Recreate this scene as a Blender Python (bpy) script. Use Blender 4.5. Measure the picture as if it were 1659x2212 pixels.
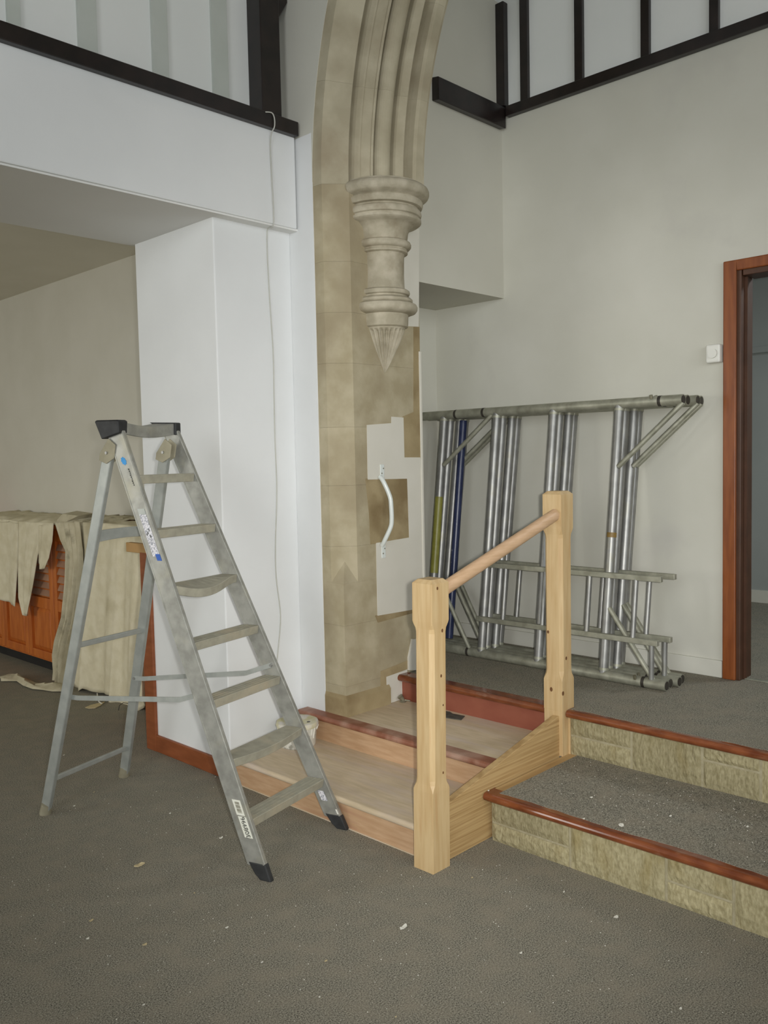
import bpy, bmesh, math, random
from mathutils import Vector, Matrix
random.seed(7)
S = bpy.context.scene
for o in list(bpy.data.objects): bpy.data.objects.remove(o)
COL = S.collection

# ------------------------------------------------------------------ camera
W, H, F = 1659, 2212, 1882.36
YAW, PIT, ROL = 0.76798709, -0.0611677, -0.02146454
fw = Vector((math.cos(YAW)*math.cos(PIT), math.sin(YAW)*math.cos(PIT), math.sin(PIT)))
r0 = Vector((math.sin(YAW), -math.cos(YAW), 0)); u0 = r0.cross(fw)
rt = r0*math.cos(ROL) + u0*math.sin(ROL); up = -r0*math.sin(ROL) + u0*math.cos(ROL)
EYE = Vector((0, 0, 1.5))
cd = bpy.data.cameras.new('camera'); cam = bpy.data.objects.new('camera', cd); COL.objects.link(cam)
cam.matrix_world = Matrix(((rt.x, up.x, -fw.x, EYE.x), (rt.y, up.y, -fw.y, EYE.y), (rt.z, up.z, -fw.z, EYE.z), (0, 0, 0, 1)))
cd.sensor_fit = 'VERTICAL'; cd.sensor_height = 36.0; cd.sensor_width = 27.0; cd.lens = F/H*36.0
cd.clip_start = 0.05; S.camera = cam

# ------------------------------------------------------------------ world and lights
wd = bpy.data.worlds.new('daylight'); S.world = wd; wd.use_nodes = True
bg = wd.node_tree.nodes['Background']; bg.inputs[0].default_value = (0.93, 0.97, 1.0, 1); bg.inputs[1].default_value = 1.2
def area(name, loc, target, sx, sy, power, col=(1, 1, 1)):
    l = bpy.data.lights.new(name, 'AREA'); l.shape = 'RECTANGLE'; l.size = sx; l.size_y = sy; l.energy = power; l.color = col
    o = bpy.data.objects.new(name, l); COL.objects.link(o); o.location = loc
    o.rotation_euler = (Vector(target)-Vector(loc)).to_track_quat('-Z', 'Y').to_euler(); return o
for wx in (-3.2, -0.9, 1.4):
    area('south_window_light', (wx, -4.42, 3.0), (wx, 0, 2.9), 1.4, 2.2, 44, (0.94, 0.98, 1.0))
area('west_window_light', (-4.92, -0.8, 2.9), (0, -0.8, 2.8), 2.6, 2.4, 100, (0.94, 0.98, 1.0))
area('aisle_fill_light', (-4.9, 6.8, 1.7), (0, 6.8, 1.7), 2.4, 1.6, 102, (1.0, 0.98, 0.92))  # unseen area light added to lift the dark aisle
def flash(name, loc, target, power, size, blend, col):
    l = bpy.data.lights.new(name, 'SPOT'); l.energy = power; l.spot_size = math.radians(size); l.spot_blend = blend; l.color = col; l.shadow_soft_size = 0.025
    o = bpy.data.objects.new(name, l); COL.objects.link(o); o.location = loc
    o.rotation_euler = (Vector(target)-Vector(loc)).to_track_quat('-Z', 'Y').to_euler(); return o
flash('camera_flash', EYE + rt*0.07 + up*0.02, EYE + fw*4 + rt*0.25 - up*0.2, 305, 71, 1.0, (1.0, 0.985, 0.95))
area('room_beyond_fill', (5.4, 0.6, 2.95), (5.4, 0.6, 0), 0.6, 0.6, 26, (0.92, 0.97, 1.0))  # added fill light out of view, brightens the room behind the doorway
S.view_settings.view_transform = 'Standard'; S.view_settings.look = 'None'
S.view_settings.gamma = 1.0; S.view_settings.use_curve_mapping = False; S.view_settings.exposure = 0.0

# ------------------------------------------------------------------ materials
def lin(c):
    return tuple(((v/255)/12.92 if v/255 <= 0.04045 else ((v/255+0.055)/1.055)**2.4) for v in c) + (1,)
def mat(name, c1, c2=None, scale=8.0, rough=0.7, metal=0.0, bump=0.0, bscale=60.0, stretch=(1, 1, 1), detail=4.0, c3=None, s3=2.0, t3=(0.55, 0.7), spec=0.5, rand=0.0, lo=0.35, hi=0.65):
    m = bpy.data.materials.new(name); m.use_nodes = True; nt = m.node_tree; N = nt.nodes; L = nt.links
    b = N['Principled BSDF']; b.inputs['Roughness'].default_value = rough; b.inputs['Metallic'].default_value = metal
    b.inputs['Specular IOR Level'].default_value = spec
    tc = N.new('ShaderNodeTexCoord'); mp = N.new('ShaderNodeMapping'); mp.inputs['Scale'].default_value = stretch
    L.new(tc.outputs['Object'], mp.inputs[0])
    def noise(sc, det=detail):
        n = N.new('ShaderNodeTexNoise'); n.inputs['Scale'].default_value = sc; n.inputs['Detail'].default_value = det
        L.new(mp.outputs[0], n.inputs['Vector']); return n
    def ramp(src, a, bb, p, q):
        r = N.new('ShaderNodeValToRGB'); r.color_ramp.elements[0].position = p; r.color_ramp.elements[1].position = q
        r.color_ramp.elements[0].color = a; r.color_ramp.elements[1].color = bb; L.new(src, r.inputs[0]); return r
    out = None
    if c2 is None: c2 = c1
    n1 = noise(scale); r1 = ramp(n1.outputs['Fac'], lin(c1), lin(c2), lo, hi); out = r1.outputs['Color']
    if c3 is not None:
        n3 = noise(s3, 6.0); r3 = ramp(n3.outputs['Fac'], (0, 0, 0, 1), (1, 1, 1, 1), t3[0], t3[1])
        mx = N.new('ShaderNodeMix'); mx.data_type = 'RGBA'; L.new(r3.outputs['Color'], mx.inputs[0]); L.new(out, mx.inputs[6]); mx.inputs[7].default_value = lin(c3); out = mx.outputs[2]
    if rand > 0:
        oi = N.new('ShaderNodeObjectInfo'); mr = N.new('ShaderNodeMapRange'); mr.inputs[3].default_value = 1-rand; mr.inputs[4].default_value = 1+rand
        L.new(oi.outputs['Random'], mr.inputs[0]); hs = N.new('ShaderNodeHueSaturation'); L.new(mr.outputs[0], hs.inputs['Value']); L.new(out, hs.inputs['Color']); out = hs.outputs['Color']
    L.new(out, b.inputs['Base Color'])
    if bump > 0:
        nb = noise(bscale, 3.0); bp = N.new('ShaderNodeBump'); bp.inputs['Strength'].default_value = bump; bp.inputs['Distance'].default_value = 0.01
        L.new(nb.outputs['Fac'], bp.inputs['Height']); L.new(bp.outputs[0], b.inputs['Normal'])
    return m
def carpet_mat():
    m = mat('grey_carpet', (54, 50, 44), (178, 174, 158), 230, 0.95, bump=0.0, bscale=700, c3=(150, 142, 126), s3=11, t3=(0.42, 1.0), detail=9.0, spec=0.05, lo=0.28, hi=0.72)
    return m
M = {}
M['white'] = mat('white_emulsion', (226, 228, 228), (230, 232, 232), 3, 0.75, bump=0.04, bscale=50, spec=0.3)
M['whiteret'] = M['white']
M['cream'] = mat('cream_emulsion', (206, 205, 194), (211, 210, 199), 2.2, 0.8, bump=0.04, bscale=60, spec=0.3)
M['creamshade'] = mat('cream_emulsion_shaded', (197, 195, 183), (202, 200, 188), 2.2, 0.8, bump=0.04, bscale=60, spec=0.3)  # same cream, darkened to put the upper chancel's shade into the colour
M['creamwall'] = mat('cream_emulsion_worn', (203, 202, 190), (210, 209, 198), 2.0, 0.8, bump=0.04, bscale=60, spec=0.3, c3=(194, 192, 184), s3=1.7, t3=(0.62, 0.80))
M['aisle'] = mat('aisle_wall_paint', (206, 203, 190), (212, 209, 197), 2, 0.85, spec=0.2)
M['soffit'] = mat('soffit_paint', (224, 224, 221), (228, 228, 225), 2, 0.85, spec=0.2)
M['aisleceil'] = mat('aisle_ceiling_paint', (220, 216, 202), (225, 221, 208), 2, 0.85, spec=0.2)
M['palebat'] = mat('pale_grey_paint', (188, 194, 186), (194, 199, 192), 5, 0.7)
M['panelwhite'] = mat('upper_white_panel', (226, 229, 226), (231, 233, 230), 2, 0.7)
M['roofwood'] = mat('roof_boarding', (92, 66, 48), (110, 80, 58), 6, 0.7, stretch=(1, 4, 1))
M['dark'] = mat('dark_stained_timber', (26, 22, 21), (38, 30, 28), 14, 0.30, stretch=(1, 1, 1))
M['stone'] = mat('limestone', (166, 155, 127), (184, 174, 148), 9, 0.85, bump=0.12, bscale=70, c3=(156, 144, 118), s3=2.6, t3=(0.50, 0.68), rand=0.035, spec=0.25)
M['stonedk'] = mat('limestone_stained', (152, 136, 102), (168, 152, 118), 7, 0.85, bump=0.12, bscale=70, c3=(134, 116, 84), s3=5, t3=(0.48, 0.66), rand=0.04, spec=0.25)
M['corbel'] = mat('limestone_carved', (168, 160, 139), (192, 184, 164), 16, 0.85, bump=0.12, bscale=80, c3=(148, 137, 114), s3=7, t3=(0.55, 0.75), spec=0.25)
M['archst'] = mat('limestone_arch', (172, 163, 139), (192, 184, 160), 7, 0.85, bump=0.10, bscale=70, c3=(162, 150, 126), s3=3, t3=(0.52, 0.74), rand=0.03, spec=0.25)
M['patch'] = mat('cream_patch_paint', (212, 209, 197), (216, 213, 202), 6, 0.75, spec=0.3)
M['carpet'] = carpet_mat()
M['riserstone'] = mat('tooled_stone', (146, 137, 104), (172, 163, 130), 110, 0.9, bump=0.45, bscale=130, stretch=(1, 1, 0.45), c3=(140, 126, 84), s3=9, t3=(0.56, 0.78), rand=0.13, spec=0.2, detail=8)
M['mortar'] = mat('mortar', (156, 148, 120), (170, 162, 136), 30, 0.95, bump=0.3, spec=0.1)
M['varnish'] = mat('varnished_brown_wood', (104, 54, 30), (134, 76, 44), 10, 0.15, stretch=(3, 1, 3), c3=(150, 112, 88), s3=7, t3=(0.62, 0.80))
M['redwood'] = mat('red_brown_paint', (134, 72, 54), (146, 84, 64), 6, 0.5, stretch=(2, 1, 2))
M['dustbrown'] = mat('dusty_brown_nosing', (132, 80, 58), (154, 104, 82), 12, 0.5, c3=(176, 146, 128), s3=6, t3=(0.45, 0.7))
M['ply'] = mat('plywood', (196, 178, 148), (210, 192, 164), 9, 0.75, stretch=(6, 0.9, 6), c3=(204, 188, 174), s3=3, t3=(0.5, 0.75))
M['plyriser'] = mat('plywood_riser', (184, 148, 112), (198, 164, 130), 8, 0.6, stretch=(2, 1, 8), c3=(150, 98, 70), s3=2, t3=(0.60, 0.80))
M['pine'] = mat('pale_pine', (192, 162, 116), (204, 178, 134), 7, 0.5, stretch=(8, 8, 0.7), c3=(188, 150, 104), s3=6, t3=(0.60, 0.80))
M['pinestring'] = mat('pine_string_grain', (164, 132, 86), (190, 160, 112), 4, 0.55, stretch=(0.6, 6, 30), detail=3.0, lo=0.38, hi=0.60)
M['railwood'] = mat('oak_rail', (196, 162, 126), (210, 176, 142), 8, 0.45, stretch=(1.2, 10, 10))
M['knot'] = mat('pine_knot', (96, 62, 34), (116, 78, 44), 40, 0.6)
M['alu'] = mat('dusty_aluminium', (152, 152, 145), (176, 176, 169), 22, 0.5, metal=0.55, c3=(176, 173, 156), s3=9, t3=(0.55, 0.80))
M['alutread'] = mat('dirty_tread', (158, 155, 139), (174, 171, 154), 26, 0.65, metal=0.2, c3=(186, 176, 152), s3=9, t3=(0.50, 0.80))
M['alurear'] = mat('grey_aluminium', (164, 168, 164), (178, 182, 177), 20, 0.5, metal=0.45)
M['galv'] = mat('galvanised_tube', (140, 140, 137), (160, 160, 157), 14, 0.42, metal=0.6, c3=(150, 148, 134), s3=14, t3=(0.58, 0.78))
M['galvdull'] = mat('dull_tube', (150, 150, 134), (178, 178, 162), 20, 0.5, metal=0.55, c3=(190, 188, 170), s3=12, t3=(0.58, 0.78))
M['joint'] = mat('dark_joint', (58, 54, 48), (74, 70, 64), 30, 0.5, metal=0.4)
M['blue'] = mat('navy_painted_tube', (36, 44, 74), (52, 60, 92), 18, 0.3, c3=(150, 155, 165), s3=40, t3=(0.70, 0.76))
M['ochre'] = mat('yellow_green_paint', (128, 126, 52), (146, 144, 74), 20, 0.4)
M['brasstape'] = mat('brown_tape', (120, 96, 44), (138, 112, 58), 30, 0.5)
M['black'] = mat('black_plastic', (36, 37, 38), (48, 49, 50), 30, 0.6)
M['bracket'] = mat('hinge_plate', (146, 140, 118), (160, 154, 132), 20, 0.6, metal=0.2)
M['sheet'] = mat('cotton_dust_sheet', (212, 203, 174), (222, 214, 188), 14, 0.95, bump=0.25, bscale=220, c3=(194, 184, 154), s3=4, t3=(0.55, 0.72), spec=0.1)
M['sheetdk'] = mat('soiled_dust_sheet', (186, 177, 150), (202, 194, 168), 12, 0.95, bump=0.3, bscale=220, c3=(140, 132, 110), s3=7, t3=(0.55, 0.72), spec=0.1)
M['orange'] = mat('orange_stained_wood', (176, 92, 34), (196, 112, 46), 6, 0.4, stretch=(4, 4, 0.8))
M['louvre'] = mat('dusty_louvre', (146, 108, 84), (162, 124, 98), 10, 0.6)
M['doorwood'] = mat('door_frame_wood', (126, 66, 28), (144, 80, 36), 8, 0.4, stretch=(6, 6, 0.8))
M['doordark'] = mat('door_lining', (70, 44, 28), (84, 54, 36), 8, 0.5)
M['skirtbrown'] = mat('brown_skirting', (130, 70, 36), (146, 82, 46), 8, 0.4, stretch=(1, 1, 4))
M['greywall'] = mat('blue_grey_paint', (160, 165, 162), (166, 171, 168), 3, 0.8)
M['vinyl'] = mat('white_plastic', (226, 226, 218), (230, 230, 222), 3, 0.4)
M['cablegrey'] = mat('pale_cable', (186, 186, 178), (194, 194, 186), 9, 0.6)
M['gloss'] = mat('white_gloss', (216, 222, 218), (221, 227, 223), 3, 0.25)
M['label'] = mat('paper_label', (214, 214, 200), (220, 220, 208), 30, 0.6)
M['labelgrey'] = mat('printed_label', (150, 152, 160), (224, 222, 226), 160, 0.6, lo=0.42, hi=0.54)
M['bluelogo'] = mat('blue_print', (40, 140, 206), (48, 148, 214), 20, 0.5)
M['darkblue'] = mat('dark_blue_print', (44, 88, 170), (50, 94, 176), 20, 0.5)
M['ink'] = mat('ink', (52, 54, 48), (60, 62, 56), 20, 0.6)
M['chip'] = mat('paint_flake', (220, 218, 206), (230, 228, 218), 30, 0.7)
M['tanchip'] = mat('tan_paper', (188, 172, 132), (200, 184, 146), 30, 0.8)
M['felt'] = mat('dark_grey_pad', (66, 64, 58), (84, 82, 74), 40, 0.9)
M['tub'] = mat('paint_splashed_tub', (196, 194, 182), (222, 221, 212), 16, 0.6, c3=(150, 148, 138), s3=26, t3=(0.55, 0.66))
M['tublid'] = mat('paint_crusted_lid', (198, 192, 146), (214, 210, 184), 22, 0.7, c3=(216, 212, 204), s3=18, t3=(0.5, 0.62))
M['oldmetal'] = mat('tarnished_metal', (116, 112, 92), (150, 146, 126), 30, 0.4, metal=0.4)
M['tan'] = mat('tan_timber', (168, 130, 78), (180, 142, 90), 8, 0.6)
M['redtoe'] = mat('black_toe', (22, 20, 18), (28, 26, 24), 8, 0.8)

# ------------------------------------------------------------------ mesh helpers
class MB:
    def __init__(s): s.v = []; s.f = []; s.sm = []
    def add(s, vs, fs, smooth=False):
        n = len(s.v); s.v += [tuple(v) for v in vs]
        for f in fs: s.f.append(tuple(i+n for i in f)); s.sm.append(smooth)
        return s
    def box(s, x0, x1, y0, y1, z0, z1):
        vs = [(x, y, z) for z in (z0, z1) for y in (y0, y1) for x in (x0, x1)]
        return s.add(vs, [(0, 2, 3, 1), (4, 5, 7, 6), (0, 1, 5, 4), (2, 6, 7, 3), (0, 4, 6, 2), (1, 3, 7, 5)])
    def obox(s, c, ax, ay, az):     # oriented box from centre and three half-vectors
        c = Vector(c); ax, ay, az = Vector(ax), Vector(ay), Vector(az)
        vs = [c + ax*i + ay*j + az*k for k in (-1, 1) for j in (-1, 1) for i in (-1, 1)]
        fs = [(0, 2, 3, 1), (4, 5, 7, 6), (0, 1, 5, 4), (2, 6, 7, 3), (0, 4, 6, 2), (1, 3, 7, 5)]
        if ax.cross(ay).dot(az) < 0: fs = [f[::-1] for f in fs]
        return s.add(vs, fs)
    def bar(s, a, b, wdir, w, d):   # rectangular bar a->b, w wide along wdir, d deep across
        a, b = Vector(a), Vector(b); t = b-a; wd_ = Vector(wdir); wd_ = (wd_ - t*(wd_.dot(t)/t.dot(t))).normalized(); q = t.normalized().cross(wd_)
        return s.obox((a+b)/2, t/2, wd_*w/2, q*d/2)
    def tube(s, pts, r, n=12, cap=True, rs=None):
        pts = [Vector(p) for p in pts]; rings = []; prev = None
        for i, p in enumerate(pts):
            t = (pts[min(i+1, len(pts)-1)] - pts[max(i-1, 0)]).normalized()
            if prev is None:
                a = Vector((0, 0, 1)) if abs(t.z) < 0.9 else Vector((1, 0, 0)); a = (a - t*a.dot(t)).normalized()
            else: a = (prev - t*prev.dot(t)).normalized()
            prev = a; b = t.cross(a); rr = rs[i] if rs else r
            rings.append([p + (a*math.cos(k*2*math.pi/n) + b*math.sin(k*2*math.pi/n))*rr for k in range(n)])
        vs = [v for rg in rings for v in rg]; fs = []
        for i in range(len(rings)-1):
            for k in range(n): fs.append((i*n+k, i*n+(k+1) % n, (i+1)*n+(k+1) % n, (i+1)*n+k))
        s.add(vs, fs, True)
        if cap:
            s.add(rings[0], [tuple(range(n-1, -1, -1))]); s.add(rings[-1], [tuple(range(n))])
        return s
    def lathe(s, prof, c, n=40, a0=0.0, a1=2*math.pi, smooth=True):
        full = abs(a1-a0-2*math.pi) < 1e-6; m = n if full else n+1; vs = []
        for (r, z) in prof:
            for k in range(m):
                a = a0 + (a1-a0)*k/n; vs.append((c[0]+r*math.cos(a), c[1]+r*math.sin(a), c[2]+z))
        fs = []
        for i in range(len(prof)-1):
            for k in range(n):
                k2 = (k+1) % m; fs.append((i*m+k, i*m+k2, (i+1)*m+k2, (i+1)*m+k))
        return s.add(vs, fs, smooth)
    def prism(s, poly, ext):        # 3D polygon extruded along ext
        poly = [Vector(p) for p in poly]; e = Vector(ext); n = len(poly)
        nrm = Vector((0, 0, 0))
        for i in range(n): nrm += poly[i].cross(poly[(i+1) % n])
        if nrm.dot(e) > 0: poly = poly[::-1]
        vs = poly + [p+e for p in poly]
        fs = [tuple(range(n)), tuple(range(2*n-1, n-1, -1))] + [(i, i+n, (i+1) % n+n, (i+1) % n) for i in range(n)]
        return s.add(vs, fs)
    def loft(s, rings, closed=True, cap=True, smooth=False):
        n = len(rings[0]); vs = [Vector(v) for rg in rings for v in rg]; fs = []
        for i in range(len(rings)-1):
            for k in range(n if closed else n-1): fs.append((i*n+k, i*n+(k+1) % n, (i+1)*n+(k+1) % n, (i+1)*n+k))
        if cap and closed and not smooth: fs += [tuple(range(n-1, -1, -1)), tuple(range((len(rings)-1)*n, len(rings)*n))]
        s.add(vs, fs, smooth)
        if cap and closed and smooth: s.add(rings[0], [tuple(range(n-1, -1, -1))]); s.add(rings[-1], [tuple(range(n))])
        return s
    def build(s, name, m, parent=None, bevel=0.0, seg=2, recalc=True):
        me = bpy.data.meshes.new(name); me.from_pydata(s.v, [], s.f); me.polygons.foreach_set('use_smooth', s.sm)
        if recalc:
            b = bmesh.new(); b.from_mesh(me); bmesh.ops.remove_doubles(b, verts=b.verts, dist=1e-6) if not any(s.sm) else None
            bmesh.ops.recalc_face_normals(b, faces=b.faces); b.to_mesh(me); b.free()
        if any(s.sm): me.set_sharp_from_angle(angle=math.radians(38))
        me.materials.append(m if not isinstance(m, str) else M[m])
        o = bpy.data.objects.new(name, me); COL.objects.link(o)
        if parent: o.parent = parent; o.matrix_parent_inverse = parent.matrix_world.inverted()
        if bevel > 0:
            bv = o.modifiers.new('bevel', 'BEVEL'); bv.width = bevel; bv.segments = seg; bv.limit_method = 'ANGLE'; bv.angle_limit = math.radians(40)
        return o
def tag(o, label, cat, group=None):
    o['label'] = label; o['category'] = cat
    if group: o['group'] = group
    return o
def thing(name, loc, label, cat, group=None):
    o = bpy.data.objects.new(name, None); o.empty_display_size = 0.05; COL.objects.link(o); o.location = loc
    o.matrix_world = Matrix.Translation(Vector(loc)); return tag(o, label, cat, group)
def struct(o): o['kind'] = 'structure'; return o
def at(px, py, ax, v):              # point of the photo measured on a plane of the room
    d = rt*((px-W/2)/F) - up*((py-H/2)/F) + fw; i = 'xyz'.index(ax)
    return EYE + d*((v-EYE[i])/d[i])
def text(body, name, size, loc, xdir, ydir, m, parent, depth=0.0006):
    cu = bpy.data.curves.new(name, 'FONT'); cu.body = body; cu.size = size; cu.align_x = 'CENTER'; cu.align_y = 'CENTER'; cu.extrude = depth
    o = bpy.data.objects.new(name, cu); COL.objects.link(o)
    x = Vector(xdir).normalized(); y = Vector(ydir).normalized(); z = x.cross(y)
    mw = Matrix(((x.x, y.x, z.x, loc[0]), (x.y, y.y, z.y, loc[1]), (x.z, y.z, z.z, loc[2]), (0, 0, 0, 1)))
    dg = bpy.context.evaluated_depsgraph_get(); me = bpy.data.meshes.new_from_object(o.evaluated_get(dg)); bpy.data.objects.remove(o)
    me.materials.clear(); me.materials.append(M[m]); me.transform(mw)
    o = bpy.data.objects.new(name, me); COL.objects.link(o); o.parent = parent; o.matrix_parent_inverse = parent.matrix_world.inverted(); return o

# ------------------------------------------------------------------ room shell
XA, XB = 2.835, 3.42            # arch wall: nave face, chancel face
XR = 4.174                      # chancel end wall
ZP = 0.392                      # platform
struct(MB().box(-5, 2.74, -4.5, 2.02, -0.12, 0).box(-5, 2.37, 2.02, 4.02, -0.12, 0).box(2.37, 2.9, 2.02, 3.36, -0.12, -0.001).box(-5, 3.4, 4.02, 9.6, -0.12, 0).build('floor', 'carpet'))
struct(MB().box(3.245, 6.6, -2.4, 3.6, 0.0, ZP).build('floor', 'carpet'))
# left: return pier, bulkhead over the opening, upper wall
struct(MB().box(2.38, XA, 3.34, 4.02, 0, 2.62).build('wall_left', 'white', bevel=0.006))
struct(MB().box(-5, 2.822, 3.27, 4.05, 2.62, 3.06).build('wall_left_bulkhead', 'white', bevel=0.006))
struct(MB().box(-5, XA, 3.40, 3.6, 3.06, 5.6).build('wall_left_upper', 'panelwhite'))
struct(MB().box(-5, 2.835, 3.28, 4.048, 2.612, 2.622).build('ceiling_soffit', 'soffit'))
struct(MB().box(-5, 3.4, 4.05, 9.6, 2.95, 3.05).build('ceiling_aisle', 'aisleceil'))
struct(MB().box(3.25, 3.4, 4.02, 9.6, 0, 2.95).build('wall_aisle', 'aisle'))
struct(MB().box(-5, 3.4, 9.5, 9.6, 0, 2.95).build('wall_aisle_end', 'aisle'))
for a, b in ((1.50, 1.55), (1.788, 1.870), (2.13, 2.207), (2.443, 2.529)):
    struct(MB().box(a, b, 3.385, 3.405, 3.06, 5.6).build('trim_1', 'palebat'))
# arch wall (pierced by the arch) and its pier body
ya, cy, R0, ZS = 0.30, 0.72, 2.3, 2.80
RW = R0 + 0.147
def arcpt(r, t): return (cy + r*math.cos(t), ZS + r*math.sin(t))
tmax = math.acos((ya-cy)/R0)
mb = MB(); NA = 40
ts = [i/NA*math.acos((ya-cy)/RW) for i in range(NA+1)]
for sgn in (1, -1):
    for i in range(NA):
        (y0, z0), (y1, z1) = arcpt(RW, ts[i]), arcpt(RW, ts[i+1])
        if sgn < 0: y0, y1 = 2*ya-y0, 2*ya-y1
        for x in (XA, XB): mb.add([(x, y0, z0), (x, y1, z1), (x, y1, 5.6), (x, y0, 5.6)], [(0, 1, 2, 3)])
        mb.add([(XA, y0, z0), (XA, y1, z1), (XB, y1, z1), (XB, y0, z0)], [(0, 1, 2, 3)])
mb.box(XA, XB, 3.167, 3.60, ZS, 5.6).box(XA, XB, 3.167, 3.60, 0.0, ZS).box(XA, XB, 2*ya-3.6, 2*ya-3.167, 0, 5.6)
aw = struct(mb.build('wall_arch', 'cream', recalc=False))
# white painted strip of the arch wall beside the pier, up to the plate
struct(MB().box(XA-0.001, XA+0.012, 3.1665, 3.36, 0.24, 3.05).build('wall_arch_strip', 'white'))
# chancel: bulkhead, recess, end wall with door, ceiling
struct(MB().box(XB, XR, 3.03, 3.60, 2.41, 5.6).build('wall_chancel', 'creamshade'))
struct(MB().box(XB, XR, 3.55, 3.60, ZP, 2.41).build('wall_recess', 'cream'))
DY0, DY1, DZ = 0.84, 1.682, 2.352
struct(MB().box(XR, XR+0.12, DY1, 3.60, ZP-0.02, 5.6).box(XR, XR+0.12, -2.4, DY0, ZP-0.02, 5.6).box(XR, XR+0.12, DY0, DY1, DZ, 5.6).build('wall_right', 'creamwall'))
struct(MB().box(XR-0.006, XR+0.001, -2.4, 3.55, 3.47, 5.6).build('wall_right_upper', 'panelwhite'))
struct(MB().box(XR-0.014, XR+0.002, 1.745, 3.55, ZP, ZP+0.085).build('baseboard_right', 'cream', bevel=0.004))
struct(MB().add([(XA, -3, 5.6), (7, -3, 5.6), (7, 3.6, 5.6), (XA, 3.6, 5.6), (XA, -3, 5.7), (7, -3, 5.7), (7, 3.6, 5.7), (XA, 3.6, 5.7)], [(0, 1, 2, 3), (7, 6, 5, 4), (0, 4, 5, 1), (1, 5, 6, 2), (2, 6, 7, 3), (3, 7, 4, 0)]).build('ceiling_chancel', 'roofwood'))
struct(MB().box(-5, XA, -4.5, 3.6, 5.6, 5.7).build('ceiling_nave', 'roofwood'))
struct(MB().box(XB, 7, -2.5, -2.4, 0, 5.6).build('wall_chancel_south', 'cream'))
mb = MB(); xs = [-5, -3.9, -2.5, -1.6, -0.2, 0.7, 2.1, XB]
for k in range(7):
    if k % 2 == 0: mb.box(xs[k], xs[k+1], -4.6, -4.5, 0, 5.6)
    else: mb.box(xs[k], xs[k+1], -4.6, -4.5, 0, 1.9).box(xs[k], xs[k+1], -4.6, -4.5, 4.1, 5.6)
struct(mb.build('wall_south', 'white'))
struct(MB().box(-5.1, -5, -4.6, -2.1, 0, 5.6).box(-5.1, -5, 0.5, 4.05, 0, 5.6).box(-5.1, -5, -2.1, 0.5, 0, 1.7).box(-5.1, -5, -2.1, 0.5, 4.1, 5.6).box(-5.1, -5, 4.05, 5.6, 0, 3).box(-5.1, -5, 8.0, 9.6, 0, 3).box(-5.1, -5, 5.6, 8.0, 0, 0.9).box(-5.1, -5, 5.6, 8.0, 2.5, 3).build('wall_west', 'white'))
struct(MB().box(XA, XB, -4.6, 2*ya-3.6, 0, 5.6).build('wall_arch_south', 'cream'))
# sloping ceiling strip over the chancel side
struct(MB().prism([(XB, 3.03, 4.06), (XB, 3.03, 4.12), (XB, 1.7, 5.6), (XB, 1.62, 5.6)], (XR-XB, 0, 0)).build('ceiling_slope', 'panelwhite'))
# room beyond the door
struct(MB().box(6.445, 6.55, -1.5, 3.6, ZP, 3.2).build('wall_beyond', 'greywall'))
struct(MB().box(XR+0.12, 6.5, 3.4, 3.55, ZP, 3.2).box(XR+0.12, 6.5, -1.6, -1.5, ZP, 3.2).build('wall_beyond_side', 'greywall'))
struct(MB().box(XR+0.12, 6.6, -1.6, 3.6, 3.0, 3.1).build('ceiling_beyond', 'greywall'))
struct(MB().box(6.43, 6.446, -1.5, 3.4, ZP, ZP+0.09).build('baseboard_beyond', 'cream'))
struct(MB().box(6.425, 6.446, -1.5, 3.4, 2.20, 2.245).build('trim_2', 'greywall', bevel=0.004))
# door frame
d = thing('door_1', (XR, 1.7, ZP), 'reddish brown wooden door frame around the dark doorway at the right edge', 'door frame'); d['kind'] = 'structure'
MB().box(XR-0.022, XR+0.002, DY1-0.005, 1.740, ZP, 2.397).box(XR-0.022, XR+0.002, DY0-0.08, DY0+0.005, ZP, 2.397).box(XR-0.022, XR+0.002, DY0+0.005, DY1-0.005, DZ-0.005, 2.397).build('architrave', 'doorwood', d, bevel=0.005)
MB().box(XR-0.008, XR+0.13, DY1-0.024, DY1+0.001, ZP, DZ).box(XR-0.008, XR+0.13, DY0, DY0+0.03, ZP, DZ).box(XR-0.008, XR+0.13, DY0+0.03, DY1-0.03, DZ-0.03, DZ).build('lining', 'doordark', d, bevel=0.003)
MB().box(XR+0.035, XR+0.05, DY1-0.036, DY1-0.022, ZP, DZ-0.03).build('door_stop', 'doordark', d)
MB().box(XR+0.03, XR+0.06, DY0+0.03, DY1-0.03, ZP, ZP+0.006).build('threshold', 'galvdull', d, bevel=0.002)
# brown skirting and post on the return of the left pier
struct(MB().box(2.366, 2.382, 3.345, 3.99, 0, 0.088).build('baseboard_left', 'skirtbrown', bevel=0.004))
struct(MB().box(2.364, 2.40, 3.972, 4.062, 0, 1.04).build('trim_3', 'skirtbrown', bevel=0.003))
struct(MB().box(2.366, 2.40, 4.0, 4.20, 1.035, 1.085).build('trim_4', 'tan', bevel=0.003))

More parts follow.
